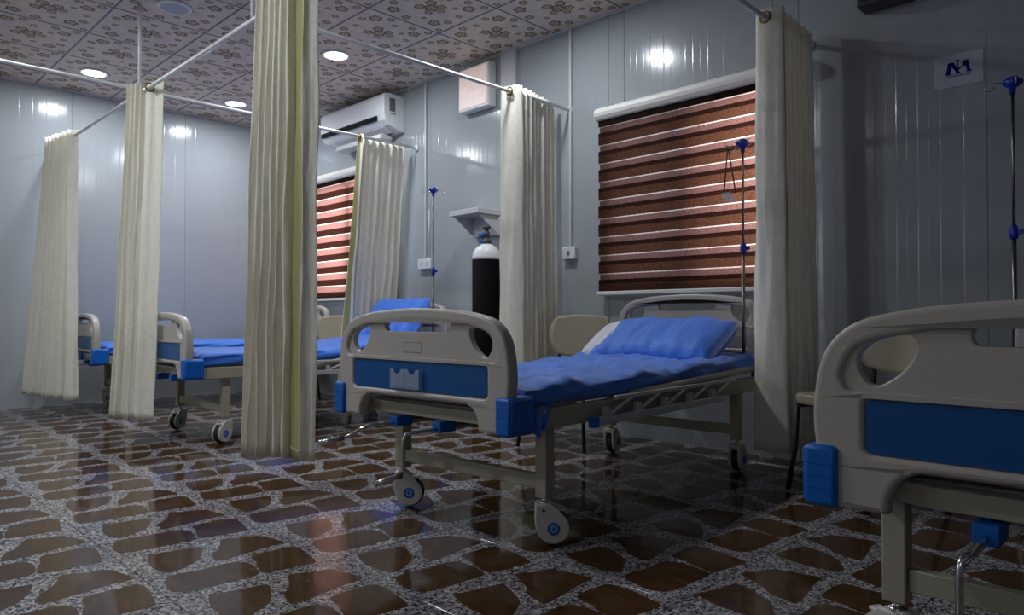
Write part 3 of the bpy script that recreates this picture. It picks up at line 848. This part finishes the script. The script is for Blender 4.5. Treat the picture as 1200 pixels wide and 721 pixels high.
curtain('cream curtain beside the oxygen cylinder and wall fan',
        [(-3.41, 3.34), (-3.37, 3.345), (-3.31, 3.355)], [(-3.44, 3.34), (-3.38, 3.345), (-3.31, 3.36)],
        (-3.30, 3.40), (-3.41, 3.88), (-3.28, 3.40), (-3.39, 3.88), 17, .016, .018, seed=5, hook=(XR3, 3.33, ZT))
curtain('cream curtain at the right of the main blind, hem above the dark floor',
        [(-1.655, 3.44), (-1.645, 3.41), (-1.58, 3.41), (-1.525, 3.43)], [(-1.675, 3.44), (-1.655, 3.40), (-1.58, 3.39), (-1.50, 3.42)],
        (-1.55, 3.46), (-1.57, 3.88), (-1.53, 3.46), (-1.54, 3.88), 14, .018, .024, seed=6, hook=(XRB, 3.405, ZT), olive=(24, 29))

# ------------------------------------------------------------------ IV poles
def iv_pole(x, y, z0, ztop, label, strap=False, rz=0.0, knob=1.17):
    r = thing('iv_pole', (x, y, z0), label, 'iv pole', rz, 'steel drip poles at the bed heads')
    H = ztop-z0
    b = MB(); b.tube([(0, 0, 0), (0, 0, knob-z0)], .0095, 10); b.build('lower_tube', M['steel'], r)
    b = MB(); b.tube([(0, 0, knob-z0), (0, 0, H-.03)], .0062, 8); b.build('upper_tube', M['steel'], r)
    b = MB(); b.lathe([(.008, -.03), (.015, -.028), (.017, -.01), (.015, .02), (.009, .03)], (0, 0, knob-z0), 'z', 14)
    b.box(.010, .034, -.006, .006, knob-z0-.01, knob-z0+.01, .003); b.build('height_collar', M['blue_dark'], r)
    b = MB(); b.lathe([(.010, -.055), (.012, -.03), (.026, -.022), (.030, -.005), (.026, .010), (.012, .018)], (0, 0, H), 'z', 16)
    for k in range(4):
        a = PI/2*k+.4; b.box(.014, .036, -.008, .008, H-.016, H+.006, .003, rot=Matrix.Rotation(a, 4, 'Z'))
    b.build('hook_head', M['blue_dark'], r)
    for k in range(4):
        a = PI/2*k+.4; pts = [(.03, 0, H-.004), (.08, 0, H+.001)]
        for q in range(10):
            t = PI/2-q*(1.6*PI)/9; pts.append((.08+.017*math.cos(t)*1.0, 0, H-.016+.017*math.sin(t)))
        b = MB(); b.tube(pts, .0022, 6); b.xform(Matrix.Rotation(a, 4, 'Z')); b.build('hook', M['chrome'], r)
    return r
iv_pole(-1.806, 3.573, .50, 1.737, 'drip pole with dark strap in front of the main blind', rz=.5)
iv_pole(-4.462, 3.60, .50, 1.825, 'drip pole beside the wall shelf behind the main bed', rz=.9, knob=1.17)
iv_pole(-.605, 3.57, .50, 1.785, 'tall drip pole at the far right edge', rz=-.1, knob=1.155)
# strap hanging from main pole hook
b = MB()
o0 = Vector((-1.873, 3.535, 1.44))
b.tube([(0, 0, .285), (-.012, 0, .15), (-.022, 0, .03)], .0035, 6); b.tube([(0, 0, .285), (.022, 0, .16), (.046, 0, .02)], .0035, 6)
t = tag(thing('drip_hanger', o0, None, None), 'black strap with clear clip hanging from the drip pole hook at the main blind', 'strap')
b.build('strap', M['black'], t)
b = MB(); b.box(-.034, .018, -.008, .008, -.002, .034, .006); b.box(-.01, .04, -.006, .006, -.02, .008, .005); b.build('clip', M['holder'], t)

# ------------------------------------------------------------------ chairs
def chair_mesh_parts():
    P = {}
    # back shell: curved rounded rectangle
    bm = bmesh.new(); N = 14; rows = []
    for i in range(N+1):
        u = -1+2*i/N; row = []
        for j in range(N+1):
            v = -1+2*j/N
            # squircle mapping
            x = u*math.sqrt(max(0, 1-v*v/2)) ; z = v*math.sqrt(max(0, 1-u*u/2))
            x = .58*x+.42*u; z = .58*z+.42*v
            tb = 1.0-.10*(-z if z < 0 else 0)
            row.append(bm.verts.new((x*.218*tb, .045-.055*x*x+0.05*0, z*.142)))
        rows.append(row)
    for a, c in zip(rows, rows[1:]):
        for k in range(N):
            f = bm.faces.new((a[k], a[k+1], c[k+1], c[k])); f.smooth = True
    bmesh.ops.recalc_face_normals(bm, faces=bm.faces)
    r = bmesh.ops.extrude_face_region(bm, geom=list(bm.faces))
    for g in r['geom']:
        if isinstance(g, bmesh.types.BMVert): g.co.y += .028
    bmesh.ops.recalc_face_normals(bm, faces=bm.faces)
    me = bpy.data.meshes.new('backrest'); bm.to_mesh(me); bm.free(); me.materials.append(M['chair']); P['backrest'] = me
    b = MB(); b.prism(rrect(-.22, .22, -.21, .21, .07, 6), 0, .045, plane='xy', bev=.015); P['seat'] = b.mesh('seat', M['chair'])
    return P
CP = chair_mesh_parts()
def chair(x, y, rz, label, z_back=.685, z_seat=.41):
    """seat centre at origin, faces -y, back at +y"""
    r = thing('visitor_chair', (x, y, 0), label, 'chair', rz, 'beige visitor chairs')
    link('seat', CP['seat'], r, (0, 0, z_seat))
    o = link('backrest', CP['backrest'], r, (0, .19, z_back)); o.rotation_euler = (math.radians(-8), 0, 0)
    for sx in (-1, 1):
        b = MB(); b.tube([tuple(p) for p in crom([(sx*.19, .12, z_seat-.012), (sx*.19, .20, z_seat-.005), (sx*.175, .235, z_seat+.06), (sx*.165, .262, z_back+.02)], 5, False)], .011, 8); b.build('back_support', M['black'], r)
        b = MB(); b.tube([(sx*.20, -.18, z_seat-.012), (sx*.205, -.19, .20), (sx*.225, -.215, .008)], .0115, 8); b.build('leg', M['black'], r)
        b = MB(); b.tube([(sx*.20, .16, z_seat-.012), (sx*.205, .185, .20), (sx*.225, .235, .008)], .0115, 8); b.build('leg', M['black'], r)
        b = MB(); b.tube([(sx*.20, -.18, z_seat-.012), (sx*.20, .16, z_seat-.012)], .0105, 8); b.build('seat_bar', M['black'], r)
    return r
chair(-2.90, 3.40, math.radians(14), 'beige visitor chair at the left of the main bed head')
chair(-1.12, 3.32, math.radians(-26), 'beige visitor chair seen through the nearest bed footboard', z_back=.69)
chair(-5.90, 3.40, math.radians(12), 'beige visitor chair under the far blind by the flaring curtain')

# ------------------------------------------------------------------ oxygen cylinder
r = thing('oxygen_cylinder', (-3.86, 3.62, 0), 'tall black oxygen cylinder with a white shoulder below the wall shelf', 'gas cylinder')
b = MB(); b.lathe([(.09, 0), (.104, .004), (.107, .015), (.107, 1.225)], n=36); b.build('cylinder_body', M['blackpaint'], r)
b = MB(); b.lathe([(.1072, 1.2255), (.1068, 1.245), (.098, 1.285), (.075, 1.318), (.045, 1.338), (.030, 1.345)], n=36); b.build('shoulder', M['white'], r)
b = MB(); b.lathe([(.036, 1.346), (.036, 1.372), (.02, 1.376), (.018, 1.40), (.024, 1.402), (.024, 1.43), (.016, 1.435), (.016, 1.455), (.030, 1.458), (.030, 1.478), (.008, 1.48)], n=20); b.build('valve', M['dark'], r)
b = MB(); b.lathe([(.018, -.07), (.018, -.025), (.008, -.024), (.008, 0)], (0, 0, 1.415), 'x', 12); b.box(-.075, -.045, -.012, .012, 1.355, 1.385, .004); b.build('regulator', M['blue_clamp'], r)

# wall shelf
r = thing('wall_shelf', (-4.17, Y1, 1.45), 'small grey white bracket shelf on the wall above the oxygen cylinder', 'shelf')
b = MB(); b.box(-.17, .17, -.29, -.002, .148, .190, .004); b.build('shelf_board', M['trim'], r)
b = MB(); b.box(-.165, .165, -.06, -.002, 0, .148, .004); b.build('back_box', M['trim'], r)
for sx in (-1, 1):
    b = MB(); b.prism([(-.06, .01), (-.26, .146), (-.06, .146)], sx*.14-.005, sx*.14+.005, plane='yz'); b.build('bracket', M['trim'], r)

# air conditioner
r = thing('air_conditioner', (-5.86, Y1, 2.50), 'white wall split air conditioner near the ceiling over the far window', 'air conditioner')
prof = [(-.002, .0), (-.05, .0), (-.175, .045), (-.215, .085), (-.232, .15), (-.232, .295), (-.215, .325), (-.17, .33), (-.002, .33)]
b = MB(); b.prism(prof, -.545, .545, plane='yz', bev=.008); b.build('housing', M['ac_white'], r)
b = MB(); b.prism([(-.2325, .088), (-.2375, .094), (-.238, .128), (-.2325, .134)], -.52, .44, plane='yz'); b.build('dark_band', M['slot'], r)
b = MB(); b.prism([(-.178, .038), (-.083, .004), (-.083, -.002), (-.181, .033)], -.47, .47, plane='yz'); b.build('outlet_flap', M['white'], r)
b = MB(); b.prism([(-.078, .004), (-.066, .002), (-.066, -.003), (-.078, -.001)], -.46, .46, plane='yz'); b.build('outlet_slot', M['slot'], r)
b = MB(); b.box(.545, .549, -.17, -.11, .17, .29, .001)
for k in range(7): b.box(.548, .5505, -.168, -.112, .176+k*.016, .182+k*.016)
b.box(.545, .548, -.165, -.10, .145, .152); b.box(.545, .548, -.15, -.13, .305, .312)
b.build('side_grille', M['acgrey'], r)
b = MB(); b.box(-.38, .40, -.16, -.03, -.055, -.002, .01); b.build('duct_cover', M['trim'], r)

# exhaust fan cover (pinkish emission stands in for daylight through it)
r = thing('wall_fan', (-4.28, Y1, 2.485), 'square pinkish fan cover with painted-in daylight glow high on the wall beside the curtain', 'fan')
b = MB(); b.box(-.185, .185, -.085, -.002, 0, .36, .012); b.build('fan_housing', M['white'], r)
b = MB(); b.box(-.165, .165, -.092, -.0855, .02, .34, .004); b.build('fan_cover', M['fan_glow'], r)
# conduits and sockets
def conduit(x, z0, z1, label, w=.022):
    b = MB(); b.box(x-w/2, x+w/2, Y1-.018, Y1-.001, z0, z1, .002); return tag(b.build('cable_conduit', M['trim']), label, 'conduit')
conduit(-3.315, 1.305, ZC-.016, 'white cable conduit running down to the socket by the main blind')
conduit(-4.99, 1.335, ZC-.016, 'white cable conduit running down beside the air conditioner')
def socket(x, z, w, label):
    r = thing('wall_socket', (x, Y1, z), label, 'socket')
    b = MB(); b.box(-w/2, w/2, -.038, -.001, 0, .09, .006); b.build('socket_box', M['white'], r)
    k = 1 if w < .15 else 2
    for q in range(k):
        c = (q-(k-1)/2)*w/2
        b = MB(); b.box(c-.012, c+.012, -.041, -.038, .03, .06, .001); b.build('rocker', M['acgrey'] if k == 1 else M['trim'], r)
    return r
socket(-3.315, 1.215, .115, 'small white socket box left of the main blind')
socket(-4.98, 1.225, .18, 'double white socket box behind the drip pole near the shelf')
# small cable on far wall between socket and drip pole
b = MB(); b.tube([(-4.945, Y1-.006, 1.33), (-4.945, Y1-.006, 1.60), (-4.945, Y1-.006, 1.75)], .005, 6); tag(b.build('wall_cable', M['white']), 'thin white cable beside the conduit above the double socket', 'cable')

# dark box at the top edge right
r = thing('wall_speaker', (-1.19, Y1, 2.385), 'dark wall box cut off by the top edge right of the main curtain', 'box')
b = MB(); b.box(-.12, .12, -.13, -.002, 0, .30, .01); b.build('housing', M['dark'], r)
b = MB(); b.box(-.10, .10, -.136, -.13, .02, .28, .003); b.build('front_grille', M['black'], r)

# printed sheet with the emblem
r = thing('wall_notice', (-.886, Y1-.003, 1.915), 'white printed sheet with dark blue letter emblem on the right wall', 'sign')
b = MB(); b.box(-.104, .104, -.0015, 0, 0, .157); b.build('sheet', M['paper'], r)
b = MB()
def poly(pts):
    b.prism([((x-385)/520*.208, (y)) for x, y in pts], -.0024, -.0016)
def Q(pts):   # zoom pixels of the emblem -> sheet coordinates (sheared perspective removed)
    out = []
    for x, y in pts:
        yy = (y+(x-385)*.19)         # undo slope
        out.append((x, .085-(yy-292)/330*.157))
    poly(out)
Q([(280, 240), (334, 230), (302, 342), (312, 354), (248, 369), (256, 352)])
Q([(284, 240), (340, 230), (392, 302), (398, 326), (410, 324), (410, 336), (358, 345), (358, 334), (366, 328)])
Q([(425, 232), (440, 225), (485, 195), (490, 205), (455, 262), (440, 268)])
Q([(438, 212), (490, 197), (512, 298), (526, 298), (526, 316), (470, 324), (470, 310), (480, 306)])
Q([(375, 200), (388, 198), (388, 330), (375, 332)])
Q([(362, 212), (400, 202), (400, 212), (362, 222)])
Q([(340, 285), (372, 300), (425, 262), (440, 235), (438, 262), (400, 298), (372, 312), (345, 300)])
Q([(255, 384), (520, 338), (520, 344), (255, 391)])
for k in range(14):
    x = 260+k*18.5; y = 378-(x-255)*.174; Q([(x, y-9), (x+12, y-11), (x+12, y-4), (x, y-2)])
b.build('emblem', M['ink'], r)

# ------------------------------------------------------------------ ceiling lamps
def lamp(x, y, on, label):
    r = thing('ceiling_lamp', (x, y, ZC-.012), label, 'ceiling lamp', 0, 'round recessed ceiling lamps')
    b = MB(); b.lathe([(.088, .010), (.112, .010), (.114, .004), (.108, -.002), (.090, -.003), (.088, .002)], n=36, caps=False); b.build('lamp_ring', M['white'], r)
    b = MB(); b.lathe([(.001, .0005), (.05, -.001), (.0885, .0005)], n=36, caps=False); b.build('diffuser', M['lamp_on'] if on else M['lamp_off'], r)
    if on:
        l = bpy.data.lights.new('lamp_light', 'AREA'); l.shape = 'DISK'; l.size = .17; l.energy = LAMP_POWER; l.color = (.90, .95, 1.0)
        o = bpy.data.objects.new('lamp_light', l); COL.objects.link(o); o.parent = r; o.location = (0, 0, -.006)
lamp(-6.82, 1.79, True, 'lit round ceiling lamp above the left crossing rail')
lamp(-6.82, 3.03, True, 'lit round ceiling lamp between the mid and front curtains')
lamp(-4.99, 3.03, True, 'lit round ceiling lamp just right of the front curtain')
lamp(-4.99, 1.79, False, 'unlit round ceiling lamp at the top left edge')
lamp(-3.16, 3.03, True, 'lit round ceiling lamp above the gap left of the main bed')
lamp(-4.99, 0.54, True, 'added round ceiling lamp, unseen fill from the upper left')  # this lamp and the next are added out of view to brighten the curtains
lamp(-3.16, 0.54, True, 'added round ceiling lamp, unseen fill above the camera side')
lamp(-4.99, -0.68, True, 'added round ceiling lamp, unseen fill farther to the left')  # last two lamps: extra camera-side fill, added out of view
lamp(-3.16, -0.68, True, 'added round ceiling lamp, unseen fill behind the camera side')
